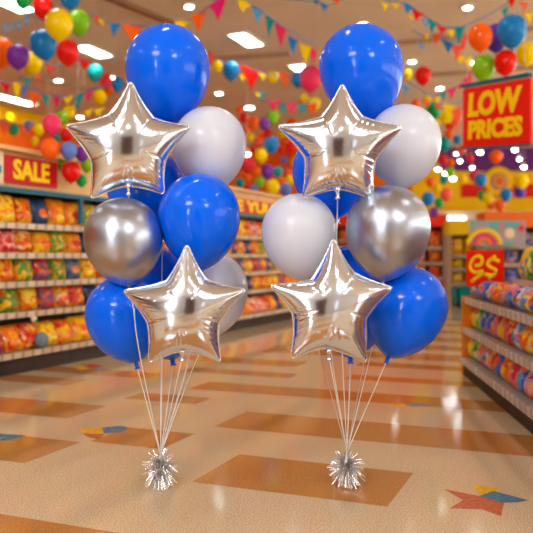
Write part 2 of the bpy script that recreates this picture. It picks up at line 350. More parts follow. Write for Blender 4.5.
for t in (-1.5, .95, 3.4, 6.2):
    v, f = hexa(TL*t-NL*.055+Z*1.10, TL*.035, -NL*.03, Z*.21); mk('teal_post', v, f, M_tealp, gl)
for t in (-2.0, 6.4):
    v, f = hexa(TL*t, TL*.03, -NL*.53, Z*1.59); mk('end_panel', v, f, M_header, gl)
def G(t, n, z): return AL+TL*t+NL*n+Z*z
def t_at(px, n=0):   # distance along the front line seen at this column
    k = (px-CX)/F; q = AL+NL*n
    return (k*q.y-q.x)/(TL.x-k*TL.y)
def header_sign(x0, x1, z0, z1, txt, u0, u1, label, m=M_sred, vv=(.15, .85), bold=.06):
    ta, tb = t_at(x0, -.045), t_at(x1, -.045); o = G(ta, -.045, z1); e = empty('shelf_header_sign', o); tag(e, label, 'sign')
    v, f = hexa((0, 0, 0), TL*(tb-ta), -Z*(z1-z0), -NL*.025); mk('panel', v, f, m, e)
    if txt: put_text(txt, Vector((0, 0, 0)), TL*(tb-ta), -Z*(z1-z0), NL, u0, u1, vv[0], vv[1], e, M_yel, bold)
    return e
header_sign(4.5, 57.5, 1.365, 1.56, 'SALE', .15, .83, 'red header sign reading sale in yellow above the left shelving', bold=.035, vv=(.10, .86))
cs = header_sign(-14, 3.6, 1.352, 1.575, None, 0, 0, 'cream header sign with teal block at the left edge beside the sale sign', mat('cream_card', (238, 214, 176), .5))
v, f = hexa(TL*.05-Z*.10+NL*.001, TL*.09, -Z*.05, NL*.006); mk('teal_block', v, f, mat('teal_card', (30, 140, 150), .5), cs)
header_sign(233, 283, 1.35, 1.51, 'E YUUR', .05, .97, 'red header sign with yellow letters seen between the two bouquets', bold=.05, vv=(.1, .95))

# right gondola
AR = Vector((1.385, 5.42, 0)); TR = Vector((-.0775, -.997, 0)).normalized(); NR = Vector((-TR.y*-1, 0, 0))
NR = Vector((TR.y, -TR.x, 0)).normalized()
if NR.x > 0: NR = -NR
RSH = [(.125, 0), (.335, .02), (.545, .03)]
gr = shelving('gondola_shelving', AR, TR, NR, 3.7, 0, RSH, .10, .62, .98, 'low gondola shelving stacked with bright bags on the right of the aisle', .045, sm=mat('shelf_grey', (172, 164, 156), .4), pm_=M_price2)
v, f = hexa(-NR*.34+Z*.655+TR*.1, TR*3.6, -NR*.28, Z*.02); s = mk('shelf', v, f, M_shelf, gr)
a = -NR*.34+Z*.635+TR*.1; v, f = hexa(a, TR*3.6, NR*.012, Z*.05); mk('price_strip', v, f, mat('strip_white', (214, 206, 200), .4), s)
v, f = hexa(-TR*.02, TR*.02, -NR*.62, Z*.56); mk('end_panel', v, f, mat('end_orange', (240, 140, 30), .5), gr)
v, f = hexa(-TR*.005-NR*.59+Z*.68, TR*3.7, NR*.012, Z*.30); mk('display_card', v, f, print_mat('teal_display', [(120, 170, 165), (205, 185, 160), (230, 110, 90), (70, 150, 160), (240, 200, 40)], 2.4), gr)

# ---------------------------------------------------------------- snack bags
def bag_mesh(name, W, Hh, D, m):
    nx, nz = 10, 12; v = []; f = []
    for side in (1, -1):
        for j in range(nz+1):
            for i in range(nx+1):
                u = i/nx*2-1; q = j/nz*2-1
                env = max(0, (1-abs(u)**2.6))**.5*max(0, (1-abs(q)**3.2))**.6
                wx = W/2*(1-.07*(1-abs(q)**2.)); zig = .004*(-1)**i if j in (0, nz) else 0
                crease = 1+.10*math.sin(u*7+q*3)*(1-abs(q))
                v.append((u*wx, -side*D/2*env*crease*(1.1 if q < 0 else .95), Hh*(q+1)/2+zig))
    n = (nx+1)*(nz+1)
    for s in (0, 1):
        for j in range(nz):
            for i in range(nx):
                a = s*n+j*(nx+1)+i; q = (a, a+1, a+nx+2, a+nx+1); f.append(q if s == 0 else tuple(reversed(q)))
    me_o = mk(name, v, f, m, smooth=True, link=False)
    return me_o
Y, O, R_, B, PU, G_, PK, C_ = (250, 196, 20), (244, 112, 18), (214, 36, 26), (40, 80, 130), (130, 60, 140), (60, 160, 60), (235, 110, 110), (238, 210, 180)
DES = [('orange and yellow', [O, Y, (250, 150, 40), R_], None), ('red', [R_, (236, 80, 30), PK, Y], None), ('yellow', [Y, (252, 214, 60), O], None),
  ('orange-badged navy', [(38, 66, 104), (50, 84, 124), (30, 50, 90)], (240, 110, 40)), ('red and orange', [(224, 66, 26), O, Y, C_], None), ('orange-badged yellow', [Y, O, (250, 180, 20)], (240, 100, 30)),
  ('orange-badged grey', [(86, 104, 134), (116, 120, 140), B], (236, 130, 50)), ('pink and red', [PK, R_, C_, (240, 150, 120)], None), ('orange', [O, (250, 140, 30), Y], None), ('purple and orange', [(120, 70, 120), O, R_, (160, 90, 110)], None),
  ('green and yellow', [(110, 150, 60), Y, G_, O], None), ('red-badged orange', [(250, 150, 40), Y, O], (214, 40, 30))]
PR = [bag_mesh('snack_bag', .193, .19, .11, print_mat('snack_film_%d' % i, c, 11, lg)) for i, (nm, c, lg) in enumerate(DES)]
RDES = [('yellow and pink', [(248, 206, 40), (236, 120, 130), Y, (90, 140, 200)], None), ('blue and pink', [(50, 90, 190), (220, 120, 150), (90, 150, 210), (240, 120, 60)], None), ('salmon', [(232, 120, 100), (240, 160, 130), R_, (190, 160, 190)], None),
  ('yellow and red', [(246, 190, 30), (230, 70, 40), O], None), ('red-badged blue', [(16, 84, 200), (30, 100, 215), (60, 120, 210)], (226, 70, 60)), ('orange and yellow', [O, Y, (226, 70, 50)], None),
  ('pale blue', [(130, 160, 210), (220, 210, 220), (226, 120, 110), B], None), ('green and lime', [(70, 160, 60), (160, 205, 60), (230, 220, 120)], None), ('raspberry red', [(216, 40, 70), (240, 110, 110), (250, 160, 60)], None)]
PRR = [bag_mesh('snack_bag', .172, .18, .11, print_mat('bright_film_%d' % i, c, 9, lg)) for i, (nm, c, lg) in enumerate(RDES)]
ORD = ['first', 'second', 'third', 'fourth', 'fifth', 'sixth', 'seventh', 'eighth', 'ninth', 'tenth', 'eleventh', 'twelfth', 'thirteenth', 'fourteenth', 'fifteenth', 'sixteenth', 'seventeenth', 'eighteenth', 'nineteenth', 'twentieth', 'twenty-first', 'twenty-second', 'twenty-third', 'twenty-fourth']
TIER = ['bottom shelf', 'second shelf up', 'third shelf up', 'fourth shelf up', 'top shelf']
def place(proto, loc, rz, lean=0, sc=(1, 1, 1)):
    o = proto.copy(); COL.objects.link(o); o.location = loc; o.scale = sc
    o.rotation_euler = (Matrix.Rotation(rz, 3, 'Z') @ Matrix.Rotation(lean, 3, 'X')).to_euler(); return o
rzL = math.atan2(NL.x, -NL.y)      # bag front is local -Y
favor = [[0, 1, 2, 0, 8, 7, 7, 9], [8, 2, 9, 4, 6, 3, 8, 0], [0, 8, 5, 9, 6, 2, 4, 1], [1, 4, 5, 3, 11, 3, 0, 10], [2, 0, 1, 8, 11, 10, 7, 4]]
for ti, (z, fr) in enumerate(LSH):
    t = -1.35; k = 0; cnt = {}; step = .192
    while t < 6.2:
        di = favor[ti][k % 8] if random.random() < .75 else random.randrange(len(DES))
        n = -fr-.085-random.uniform(0, .02); hz = random.uniform(.9, 1.0)*(1.1 if ti == 0 else 1.16 if ti == 4 else 1.0)
        p = G(t, n, z+.001); lean = -.16 if ti else -.42
        if ti == 0: p = G(t, -.07, z+.006); hz *= 1.05
        o = place(PR[di], p, rzL+random.uniform(-.06, .06), lean, (1.0, 1, hz))
        px = CX+F*p.x/p.y
        zone = ('at the left picture edge' if px < 6 else 'left of the left bouquet' if px < 92 else 'behind the left bouquet' if px < 238 else 'in the gap between bouquets' if px < 282 else 'behind the right bouquet')
        cnt[zone] = cnt.get(zone, 0)+1
        tag(o, '%s bag, %s from left, %s, %s' % (DES[di][0], ORD[cnt[zone]-1], TIER[ti], zone), 'snack bag', 'snack bags on the left shelving')
        t += step*random.uniform(.97, 1.06); k += 1
# a small white bag-clip card hanging on the bottom shelf and a grey round pack, as the photo shows
p = G(t_at(38), -.05, .435-.085); v, f = hexa((0, 0, 0), TL*.05+Z*.02, Z*.06-TL*.02, -NL*.006); o = mk('shelf_tag', v, f, mat('tag_cream', (236, 214, 190), .5)); o.location = p; tag(o, 'cream tag hanging under the second shelf of the left shelving', 'tag')
v, f = lathe([(.02, -.03), (.05, -.026), (.062, 0), (.05, .026), (.02, .03)], 20); o = mk('round_tub', [(a, c, b) for a, b, c in v], f, mat('tub_grey', (120, 134, 146), .4), smooth=True); o.location = G(t_at(43), .03, .232); o.location = G(t_at(43), -.012, .152+.062); o.rotation_euler = (0, 0, rzL); tag(o, 'round grey blue tub standing on the bottom shelf, left of the bouquets', 'tub')
rzR = math.atan2(NR.x, -NR.y)
rf = [[0, 7, 2, 6, 3, 4, 5, 8, 1, 2], [5, 7, 1, 1, 2, 3, 8, 6, 5, 0], [6, 1, 4, 0, 3, 2, 1, 6, 0, 4]]
RT = ['bottom shelf', 'middle shelf', 'upper shelf', 'rear shelf']
for ti, (z, fr) in enumerate(RSH+[(.676, .36)]):
    t = .07; k = 0
    while t < 3.55:
        di = rf[ti % 3][k % 10]; p = AR+TR*t-NR*(fr+.068)+Z*(z+.002)
        sc = (1, 1.1, 1.12 if ti < 2 else .74) if ti < 3 else (1, 1, 1.3)
        o = place(PRR[di], p, rzR+random.uniform(-.05, .05), -.34 if ti < 3 else -.15, sc)
        tag(o, '%s bag, %s from far end, %s, right shelving' % (RDES[di][0].replace(' with', ''), ORD[min(k, 23)], RT[ti]), 'snack bag', 'snack bags on the right shelving')
        t += .172; k += 1
        if ti < 3:   # a second bag behind the first on the deep lower shelves
            di2 = rf[(ti+1) % 3][(k+3) % 10]; p2 = p-NR*.16
            o = place(PRR[di2], p2, rzR, -.25, (1, 1.1, 1.03 if ti < 2 else .66)); tag(o, '%s bag, back row, %s from far end, %s, right' % (RDES[di2][0].replace(' with', ''), ORD[min(k-1, 23)], RT[ti]), 'snack bag', 'snack bags on the right shelving')

# price sign with two scrawled glyphs
a, b, c = P(466.5, 251, 5.22), P(503.5, 250, 5.05), P(466.5, 286, 5.22)
e = empty('price_sign', c); tag(e, 'small square red sign with two curly yellow characters on the right shelving', 'sign')
ex, ey = b-a, c-a; n = ex.cross(ey).normalized(); n = -n if n.y > 0 else n; o0 = a-c
v, f = hexa(o0, ex, ey, -n*.012); mk('panel', v, f, M_red, e)
def sp(x, y): return o0+ex*((x-95)/240)+ey*((y-138)/232)+n*.003
g1 = [(150, 238), (192, 228), (204, 196), (180, 174), (145, 190), (124, 228), (130, 262), (160, 280), (200, 272), (196, 296), (160, 318), (130, 345)]
g2 = [(312, 212), (262, 194), (236, 226), (262, 252), (290, 268), (270, 300), (215, 292)]
g3 = [(285, 172), (268, 200)]; g4 = [(265, 298), (245, 328)]
for g in (g1,): v, f = tube(spline([sp(*q) for q in g], 5), .0125, 8, flat=.3); mk('glyph', v, f, M_yel, e, True)
mb = MB()
for g in (g2, g3, g4): mb.add(tube(spline([sp(*q) for q in g], 5), .0125, 8, flat=.3))
mb.build('glyph', M_yel, e, True)
v, f = tube([o0+ex*.5+ey-n*.006, o0+ex*.5+ey*1.16-n*.006], .004, 6); mk('stem', v, f, M_metalw, e)

# ---------------------------------------------------------------- far end of the store
def far_unit(x0, x1, d, ztop, zs, label, hdr, place_lab, packs, pw, shelf_col=(190, 165, 140), tint=None):
    a = P(x0, HZ, d); b = P(x1, HZ, d); W = b.x-a.x; o = Vector((a.x, d, 0)); e = empty('display_shelving', o); tag(e, label, 'shelving')
    m = mat('far_shelf', shelf_col, .5)
    v, f = hexa((0, .45, 0), (W, 0, 0), (0, .04, 0), (0, 0, ztop)); mk('back_panel', v, f, tint or M_back, e)
    for x in (0, W-.04): v, f = hexa((x, 0, 0), (.04, 0, 0), (0, .49, 0), (0, 0, ztop)); mk('end_panel', v, f, m, e)
    for z in zs: v, f = hexa((.04, 0, z-.05), (W-.08, 0, 0), (0, .45, 0), (0, 0, .05)); mk('shelf', v, f, m, e)
    if hdr: v, f = hexa((0, -.05, ztop), (W, 0, 0), (0, .5, 0), (0, 0, .24)); mk('header', v, f, hdr, e)
    zz = list(zs)+[ztop]
    for i, z in enumerate(zs):
        n = max(1, int((W-.1)/pw)); hh = min(zz[i+1]-z-.08, .3)
        for k in range(n):
            pr = packs[(k*3+i*5) % len(packs)]
            q = o+Vector((.07+pw*(k+.5)*(W-.1)/(n*pw), .2, z)); ob = place(pr[1], q, random.uniform(-.05, .05), -.08, (pw/.205, 1.2, hh/.175))
            tag(ob, '%s pack, %s from left, tier %s, %s' % (pr[0], ORD[min(k, 23)], ['one', 'two', 'three', 'four', 'five', 'six'][i], place_lab), 'pack', 'packs on the far shelving')
A1 = [('orange', PR[8]), ('red', PR[1]), ('yellow', PR[2]), ('pink and red', PR[7]), ('green and yellow', PR[10])]
A2 = [('yellow', PR[2]), ('orange and yellow', PR[0]), ('navy blue', PR[3]), ('yellow and orange', PR[5]), ('purple and orange', PR[9])]
A3 = [('blue and pink', PRR[1]), ('pale blue', PRR[6]), ('salmon', PRR[2]), ('yellow and pink', PRR[0])]
far_unit(392, 447, 15.0, 1.42, [.10, .42, .72, 1.02], 'tall far shelving of brown packs behind the right silver balloon', mat('hdr_red', (228, 50, 24), .6), 'far shelving by the right silver balloon', A1, .28)
far_unit(449, 482, 13.6, 1.22, [.08, .36, .62, .86], 'narrow far shelving of yellow packs left of the red price sign', mat('hdr_yellow', (246, 200, 20), .5), 'narrow yellow shelving', A2, .24)
far_unit(484, 545, 12.2, 1.30, [.12, .42, .72, 1.0], 'far shelving with pink and blue packs above the right shelving', mat('hdr_orange', (240, 110, 30), .5), 'far right shelving', A3, .24, (170, 190, 180), mat('teal_back', (90, 150, 150), .5))
far_unit(300, 392, 17.0, 1.5, [.12, .5, .9, 1.2], 'far shelving hidden behind the right bouquet', mat('hdr_red', (228, 50, 24), .6), 'far shelving behind the right bouquet', A1, .34)
# swirl display board on top
p = P(470, 246, 12.0); e = empty('display_board', p); tag(e, 'teal display board with a yellow and pink rainbow arc over the price sign', 'display board')
W = P(526, 246, 12.0).x-p.x; v, f = hexa((0, 0, 0), (W, 0, 0), (0, .03, 0), (0, 0, .40)); mk('panel', v, f, noisy('swirl_teal', (110, 168, 168), (170, 150, 160), 4, .5, 3, .45, .55), e)
for r, m in ((.25, mat('arc_yellow', (245, 200, 20), .5)), (.17, mat('arc_pink', (210, 70, 130), .5)), (.10, mat('arc_orange', (240, 120, 40), .5))):
    pts = [(.22+r*math.cos(a), -.012, .02+r*math.sin(a)*.9) for a in np.linspace(0, math.pi, 14)]; v, f = tube(pts, .036, 8, flat=.3); mk('arc', v, f, m, e, True)
for x, z, r, m in ((.62, .2, .08, mat('dot_cream', (240, 205, 170), .5)), (.5, .3, .04, mat('dot_pink', (226, 110, 120), .5)), (.8, .28, .05, mat('dot_red', (226, 50, 40), .5))):
    v, f = lathe([(r, -.006), (r, .012)], 18); mk('dot', [(a+x, -c, b+z) for a, b, c in v], f, m, e)
# round emblem on the far wall
p = P(498.5, 181.5, FARY-.1); e = empty('round_emblem', p); tag(e, 'big round yellow emblem with purple ring and orange centre on the far wall', 'wall emblem')
for nm, r, z, m in (('disc', .46, .06, M_wyel), ('ring', .255, .09, mat('ring_purple', (150, 80, 150), .6)), ('inner_disc', .205, .11, mat('in_yellow', (250, 190, 20), .6)), ('centre', .15, .13, mat('centre_orange', (228, 110, 50), .6))):
    v, f = lathe([(r, 0), (r, z*.8), (r*.97, z)], 28); mk(nm, [(a, -c, b) for a, b, c in v], f, m, e)
far_edge = mat('disc_edge', (240, 160, 20), .6)
# teal crate on the aisle end
p = P(452, 291, 13.3); v, f = hexa((0, 0, 0), (.55, 0, 0), (0, .4, 0), (0, 0, .22)); mb = MB(); p.z = 0
for q in (hexa((0, 0, 0), (.55, 0, 0), (0, .4, 0), (0, 0, .03)), hexa((0, 0, 0), (.55, 0, 0), (0, .03, 0), (0, 0, .3)), hexa((0, .37, 0), (.55, 0, 0), (0, .03, 0), (0, 0, .3)), hexa((0, 0, 0), (.03, 0, 0), (0, .4, 0), (0, 0, .3)), hexa((.52, 0, 0), (.03, 0, 0), (0, .4, 0), (0, 0, .3))): mb.add(q)
o = mb.build('crate', mat('crate_teal', (20, 150, 150), .5)); o.location = (p.x, 12.9, 0); tag(o, 'teal crate on the floor at the far aisle end', 'crate')

# ---------------------------------------------------------------- floor decals
def decal(label, pieces):
    c = on_floor(*pieces[0][1][0]); e = empty('floor_decal', (c.x, c.y, 0)); tag(e, label, 'floor decal')
    for nm, pts, m in pieces:
        q = [on_floor(x, y, .0012)-Vector((c.x, c.y, 0)) for x, y in pts]; n = len(q)
        top = [Vector((a.x, a.y, .0012)) for a in q]; bot = [Vector((a.x, a.y, .0007)) for a in q]
        area2 = sum(top[i].x*top[(i+1) % n].y-top[(i+1) % n].x*top[i].y for i in range(n))
        fs = [tuple(range(n)), tuple(range(2*n-1, n-1, -1))]+[(i, i+n, (i+1) % n+n, (i+1) % n) for i in range(n)]
        if area2 < 0: fs = [tuple(reversed(g)) for g in fs]
        mk(nm, top+bot, fs, m, e)
D_r = noisy('decal_rust', (206, 112, 72), (190, 92, 56), 60, .25); D_b = noisy('decal_blue', (74, 134, 160), (56, 112, 144), 60, .25); D_y = noisy('decal_yellow', (246, 190, 24), (232, 168, 30), 60, .25)
decal = decal if True else None
for lab, pcs in [('star shaped floor decal in rust, blue and yellow at the lower right', [('rust_piece', [(444, 489), (479, 496), (504, 503), (501, 516), (482, 509), (450, 508), (463, 500)], D_r), ('blue_piece', [(479, 496), (494, 491), (528, 500), (518, 502), (502, 502.5)], D_b), ('yellow_piece', [(473, 485), (495, 487), (500, 491), (494, 491), (480, 495)], D_y)]),
    ('yellow, blue and rust fan shaped floor decal left of the left weight', [('yellow_piece', [(79, 428), (102, 427.5), (104, 433), (83, 433)], D_y), ('blue_piece', [(102, 427.5), (120, 425.5), (129, 427.5), (122, 432), (104, 433.4)], D_b), ('rust_piece', [(83, 433.4), (105, 434), (98, 439), (88, 437)], D_r)]),
    ('blue floor decal at the left picture edge', [('blue_piece', [(-14, 433), (26, 435), (10, 440), (-8, 441.5), (4, 437.6), (-14, 436.5)], D_b)]),
    ('small yellow and red floor decal beside the left shelving base', [('yellow_piece', [(72, 366), (82, 365.5), (92, 368.5), (80, 370)], D_y), ('red_piece', [(82, 365.3), (94, 363.8), (104, 366), (92, 368.3)], mat('decal_red', (206, 60, 60), .3)), ('grey_piece', [(92, 368.6), (104, 366.3), (110, 369), (98, 370.5)], mat('decal_grey', (170, 160, 160), .3))]),
    ('yellow and slate floor decal right of the right bouquet ribbons', [('yellow_piece', [(389, 404.5), (404, 404), (412, 406.5), (396, 407)], D_y), ('slate_piece', [(404, 403.8), (424, 403), (432, 405), (413, 406.4)], mat('decal_slate', (120, 116, 150), .3))])]:
    decal(lab, pcs)

# ---------------------------------------------------------------- balloons
def frame_for(tip):
    """rotation whose -Z axis points along tip"""
    z = -Vector(tip).normalized(); x = Vector((0, 1, 0)).cross(z); x = x.normalized() if x.length > 1e-4 else Vector((1, 0, 0)); y = z.cross(x)
    return Matrix((x, y, z)).transposed()
def balloon_profile(r, L=1.38, n=22):
    pr = []
    for i in range(n): a = math.pi/2*i/(n-1); pr.append((max(r*math.sin(a), .0003), r*math.cos(a)))
    for i in range(1, n+1):
        t = i/n; tt = math.sin(t*math.pi/2); rr = math.sqrt(max(0, 1-tt*tt))*(1-.10*tt*tt)*(1-0*t)
        k = tt; rr = (1-k**2.15)**.68
        pr.append((max(r*rr, r*.05), -r*L*k))
    return pr
def balloon(cx, cy, rpx, d, tipx, tipy, m, label, group=None, ribbon=None, name='latex_balloon', cat='balloon', rm=None, knotm=None, tipd=None, L=None):
    c = P(cx, cy, d); t = P(tipx, tipy, tipd or d)-c; r = rpx*d/F; R = frame_for(t)
    LL = L or min(1.5, max(1.2, t.length/r))
    v, f = lathe(balloon_profile(r, LL), 40); v = [R @ Vector(q) for q in v]; f = [tuple(reversed(q)) for q in f]
    o = mk(name, v, f, m, smooth=True); o.location = c; tag(o, label, cat, group)
    kr = r*.055; KS = .68
    v, f = lathe([(kr*.9, .012), (kr*.7, 0), (kr*1.5, -.006), (kr*1.7, -.013), (kr*.9, -.018), (kr*1.9, -.026), (kr*2.1, -.030), (kr*.6, -.029)], 14)
    v = [R @ (Vector(q)*KS+Vector((0, 0, -r*LL*.995))) for q in v]; mk('knot', v, [tuple(reversed(q)) for q in f], knotm or m, o, True)
    if ribbon:
        k = c+R @ Vector((0, 0, -r*LL-.015)); pts = [k]+ribbon; pts = spline([p-c for p in pts], 7)
        v, f = tube(pts, .0017, 6, flat=.6); mk('ribbon', v, f, rm or M_ribbon, o, True)
    return o
def star_outline(pts, rot=0):
    return pts
def solve_star(poly, N=150):
    """pillow height over a polygon given in metres: Poisson solve"""
    xs = [p[0] for p in poly]; ys = [p[1] for p in poly]; x0, x1, y0, y1 = min(xs)-.01, max(xs)+.01, min(ys)-.01, max(ys)+.01
    gx = np.linspace(x0, x1, N); gy = np.linspace(y0, y1, N); X, Y = np.meshgrid(gx, gy)
    ins = np.zeros(X.shape, bool); n = len(poly)
    for i in range(n):
        xa, ya = poly[i]; xb, yb = poly[(i+1) % n]
        c = ((ya > Y) != (yb > Y)); 
        with np.errstate(divide='ignore', invalid='ignore'): xi = (xb-xa)*(Y-ya)/((yb-ya) if abs(yb-ya) > 1e-12 else 1e-12)+xa
        ins ^= c & (X < xi)
    ph = np.zeros(X.shape); h2 = (gx[1]-gx[0])*(gy[1]-gy[0])
    for it in range(2600):
        q = .25*(np.roll(ph, 1, 0)+np.roll(ph, -1, 0)+np.roll(ph, 1, 1)+np.roll(ph, -1, 1)+h2); ph = np.where(ins, q, 0)
    def samp(x, y):
        fx = (x-x0)/(x1-x0)*(N-1); fy = (y-y0)/(y1-y0)*(N-1); i = int(min(max(fx, 0), N-2)); j = int(min(max(fy, 0), N-2)); a = fx-i; b = fy-j
        return (ph[j, i]*(1-a)*(1-b)+ph[j, i+1]*a*(1-b)+ph[j+1, i]*(1-a)*b+ph[j+1, i+1]*a*b)
    return samp, ph.max()
def star_balloon(tips, inner, d, label, neck, yaw, pitch, ribbon, seed, rm=None):
    """tips and inner: five pixel points each, clockwise from the top tip"""
    rnd = random.Random(seed); cxp = sum(t[0] for t in tips)/5; cyp = sum(t[1] for t in tips)/5; sc = d/F
    T_ = [((x-cxp)*sc, -(y-cyp)*sc) for x, y in tips]; I_ = [((x-cxp)*sc, -(y-cyp)*sc) for x, y in inner]
    poly = []; crease = []
    for i in range(5):
        a = Vector(T_[i]); b = Vector(I_[i]); c = Vector(T_[(i+1) % 5]); prv = Vector(I_[i-1]); u = a.normalized()
        side = Vector((u.y, -u.x))              # clockwise side
        # rounded tip
        for s in (-.9, -.45, 0, .45, .9):
            poly.append(tuple(a+side*(s*.0085)-u*(.006*s*s)))
        ctr1 = (a+b)*.5-((a+b)*.5).normalized()*(.0035) ; ctr1 = a*.42+b*.58+(-(a*.5+b*.5)).normalized()*.010
        A = a+side*.0085-u*.006
        for k in range(1, 11):
            t = k/11; poly.append(tuple(A*(1-t)**2+ctr1*2*t*(1-t)+b*t*t))
        crease.append(len(poly)); poly.append(tuple(b))
        C = c.copy(); uc = c.normalized(); sc2 = Vector((uc.y, -uc.x)); C = c-sc2*.0085-uc*.006
        ctr2 = c*.42+b*.58+(-(c*.5+b*.5)).normalized()*.010
        for k in range(1, 11):
            t = k/11; poly.append(tuple(b*(1-t)**2+ctr2*2*t*(1-t)+C*t*t))
    n = len(poly); samp, mx = solve_star(poly); M = 26; Hm = .068
    # arclength for puckers
    arc = [0]
    for i in range(1, n+1): arc.append(arc[-1]+(Vector(poly[i % n])-Vector(poly[i-1])).length)
    phs = [rnd.uniform(0, 6.28) for _ in range(5)]
    rings = [1-(1-j/M)**1.55 for j in range(M+1)]
    ang_c = [math.atan2(poly[i][1], poly[i][0]) for i in crease]; ang_c += [-math.pi/2+.14, -math.pi/2-.17]
    sub = 3; P2 = []
    for i in range(n):
        a = Vector(poly[i]); b = Vector(poly[(i+1) % n])
        for s in range(sub): P2.append((a.lerp(b, s/sub), arc[i]+(arc[i+1]-arc[i])*s/sub))
    n2 = len(P2); v = [(0, 0)]; hts = [math.sqrt(1.0)]
    pts = [(0., 0., Hm*(samp(0, 0)/mx)**.5)]
    for j in range(1, M+1):
        t = rings[j]
        for p, s in P2:
            x, y = p.x*t, p.y*t; h = Hm*(max(samp(x, y), 0)/mx)**.52 if j < M else 0
            ang = math.atan2(y, x); rr = p.length
            if j < M:
                edge = max(0, (t-.45)/.55); k = edge**1.6*(1-t)**.35*3.0
                pk = (math.sin(s*430+phs[0]+4*math.sin(s*37+phs[1]))*.5+math.sin(s*270+phs[2])*.35+math.sin(s*690+phs[3])*.25)
                h += .00085*k*pk*(.5+.5*math.sin(s*23+phs[4]))
                for ac in ang_c:
                    da = (ang-ac+math.pi) % (2*math.pi)-math.pi; g = math.exp(-(da*rr*t/.0032)**2)
                    env = max(0, min(1, (t-.42)/.25)); h -= .0042*g*env*(1-t*.5)
                h = max(h, .0004)
            pts.append((x, y, h))
    verts = []; faces = []
    for s in (1, -1):
        off = len(verts); verts += [(x, -s*h, y) for x, y, h in pts]
        def q(f_): faces.append(tuple(f_) if s == 1 else tuple(reversed(f_)))
        for i in range(n2): q((off, off+1+i, off+1+(i+1) % n2)[::-1] if False else (off, off+1+i, off+1+(i+1) % n2))
        for j in range(M-1):
            a = off+1+j*n2
            for i in range(n2): q((a+i, a+n2+i, a+n2+(i+1) % n2, a+(i+1) % n2))
    R = Matrix.Rotation(yaw, 3, 'Z') @ Matrix.Rotation(pitch, 3, 'X')
    c = P(cxp, cyp, d); verts = [R @ Vector(p) for p in verts]
    o = mk('foil_star_balloon', verts, faces, M_foil, smooth=True); o.location = c; tag(o, label, 'balloon', 'silver star foil balloons')
    # welded rim
    rv = []; rf_ = []
    for p, s in P2:
        u = p.normalized(); wob = .0007*math.sin(s*900)
        for rr, y in ((-.0008, -.0012), (.0062, -.0006+wob), (.0062, .0006+wob), (-.0008, .0012)): rv.append(R @ Vector((p.x+u.x*rr, y, p.y+u.y*rr)))
    for i in range(n2):
        a = i*4; b = ((i+1) % n2)*4
        for k in range(4): rf_.append((a+k, b+k, b+(k+1) % 4, a+(k+1) % 4))
    mk('seam_rim', rv, [tuple(reversed(x)) for x in rf_], M_seam, o, True)
    nk = P(neck[0], neck[1], d)-c
    prof = [(.004, .014), (.012, .006), (.009, -.002), (.005, -.006), (.007, -.012), (.0035, -.016), (.008, -.022), (.009, -.028), (.003, -.030)]
    v, f = lathe(prof, 12); v = [Vector((x*(1+.25*math.sin(5*math.atan2(y, x))), y*.8, z))+nk for x, y, z in v]; mk('neck', v, [tuple(reversed(q)) for q in f], M_foil, o, True)
    if ribbon:
        pp = spline([nk+Vector((0, 0, -.016))]+[q-c for q in ribbon], 7); v, f = tube(pp, .0017, 6, flat=.6); mk('ribbon', v, f, rm or M_ribbon, o, True)
    return o

BL, WH = latex('blue'), latex('white')
GL = P(160.5, 455, 2.776); GR = P(347, 453, 2.776)
wl_top = [GL, GL-Vector((0, 0, .03))]; wr_top = [GR, GR-Vector((0, 0, .03))]
def via(lst, end): return [P(*q) for q in lst]+end
grpL = 'balloons of the left bouquet'; grpR = 'balloons of the right bouquet'
balloon(167.5, 67, 42, 2.85, 171, 125, BL, 'large blue latex balloon at the top of the left bouquet', grpL, via([(172, 200, 3.1), (163, 300, 3.08), (161, 380, 2.92)], wl_top))
balloon(209.5, 143.5, 36.8, 2.80, 214, 192, WH, 'white latex balloon right of the upper star in the left bouquet', grpL, via([(218, 240, 3.0), (200, 320, 3.0)], wl_top), rm=M_ribbong)
balloon(146, 186, 39, 2.93, 161.5, 239, BL, 'blue latex balloon behind the upper star, knot above the left lower star', grpL, via([(162, 262, 2.80), (162, 300, 2.70), (162, 370, 2.68)], wl_top), knotm=M_seam)
balloon(199, 214.5, 41, 2.66, 201, 271, BL, 'blue latex balloon in the middle right of the left bouquet', grpL, via([(196, 310, 2.62), (186, 370, 2.66)], wl_top))
balloon(123, 236.5, 39, 2.60, 129, 287, M_chrome, 'chrome silver latex balloon at left in the left bouquet', grpL, via([(133, 306, 2.53), (140, 355, 2.55)], wl_top))
balloon(163, 294, 44, 2.96, 173, 362.5, BL, 'blue latex balloon behind the lower star of the left bouquet', grpL, wl_top, L=1.52)
balloon(124, 314, 38.5, 2.70, 136, 363, BL, 'lowest left blue latex balloon of the left bouquet', grpL, wl_top, L=1.32)
balloon(211, 289, 37, 3.08, 206, 339, WH, 'lower white latex balloon behind the star in the left bouquet', grpL, via([(193, 368, 2.95)], wl_top), rm=M_ribbon)
star_balloon([(131, 84.5), (188, 126.5), (162.5, 192), (92.5, 197), (69.5, 128)], [(152.5, 118), (164.5, 159.5), (127, 185), (92, 160), (109, 116.5)], 2.56, 'upper silver foil star balloon of the left bouquet', (128.5, 187), .12, .10,
    via([(131, 240, 2.80), (134, 296, 2.62), (138, 345, 2.54)], wl_top), 1)
star_balloon([(187, 247), (243.5, 290.5), (219, 360.5), (149.5, 361), (125, 291.5)], [(206, 280), (218.5, 322.5), (183.5, 350), (148, 322.5), (167, 281.5)], 2.44, 'lower silver foil star balloon of the left bouquet', (182, 353), -.03, .02, wl_top, 2)

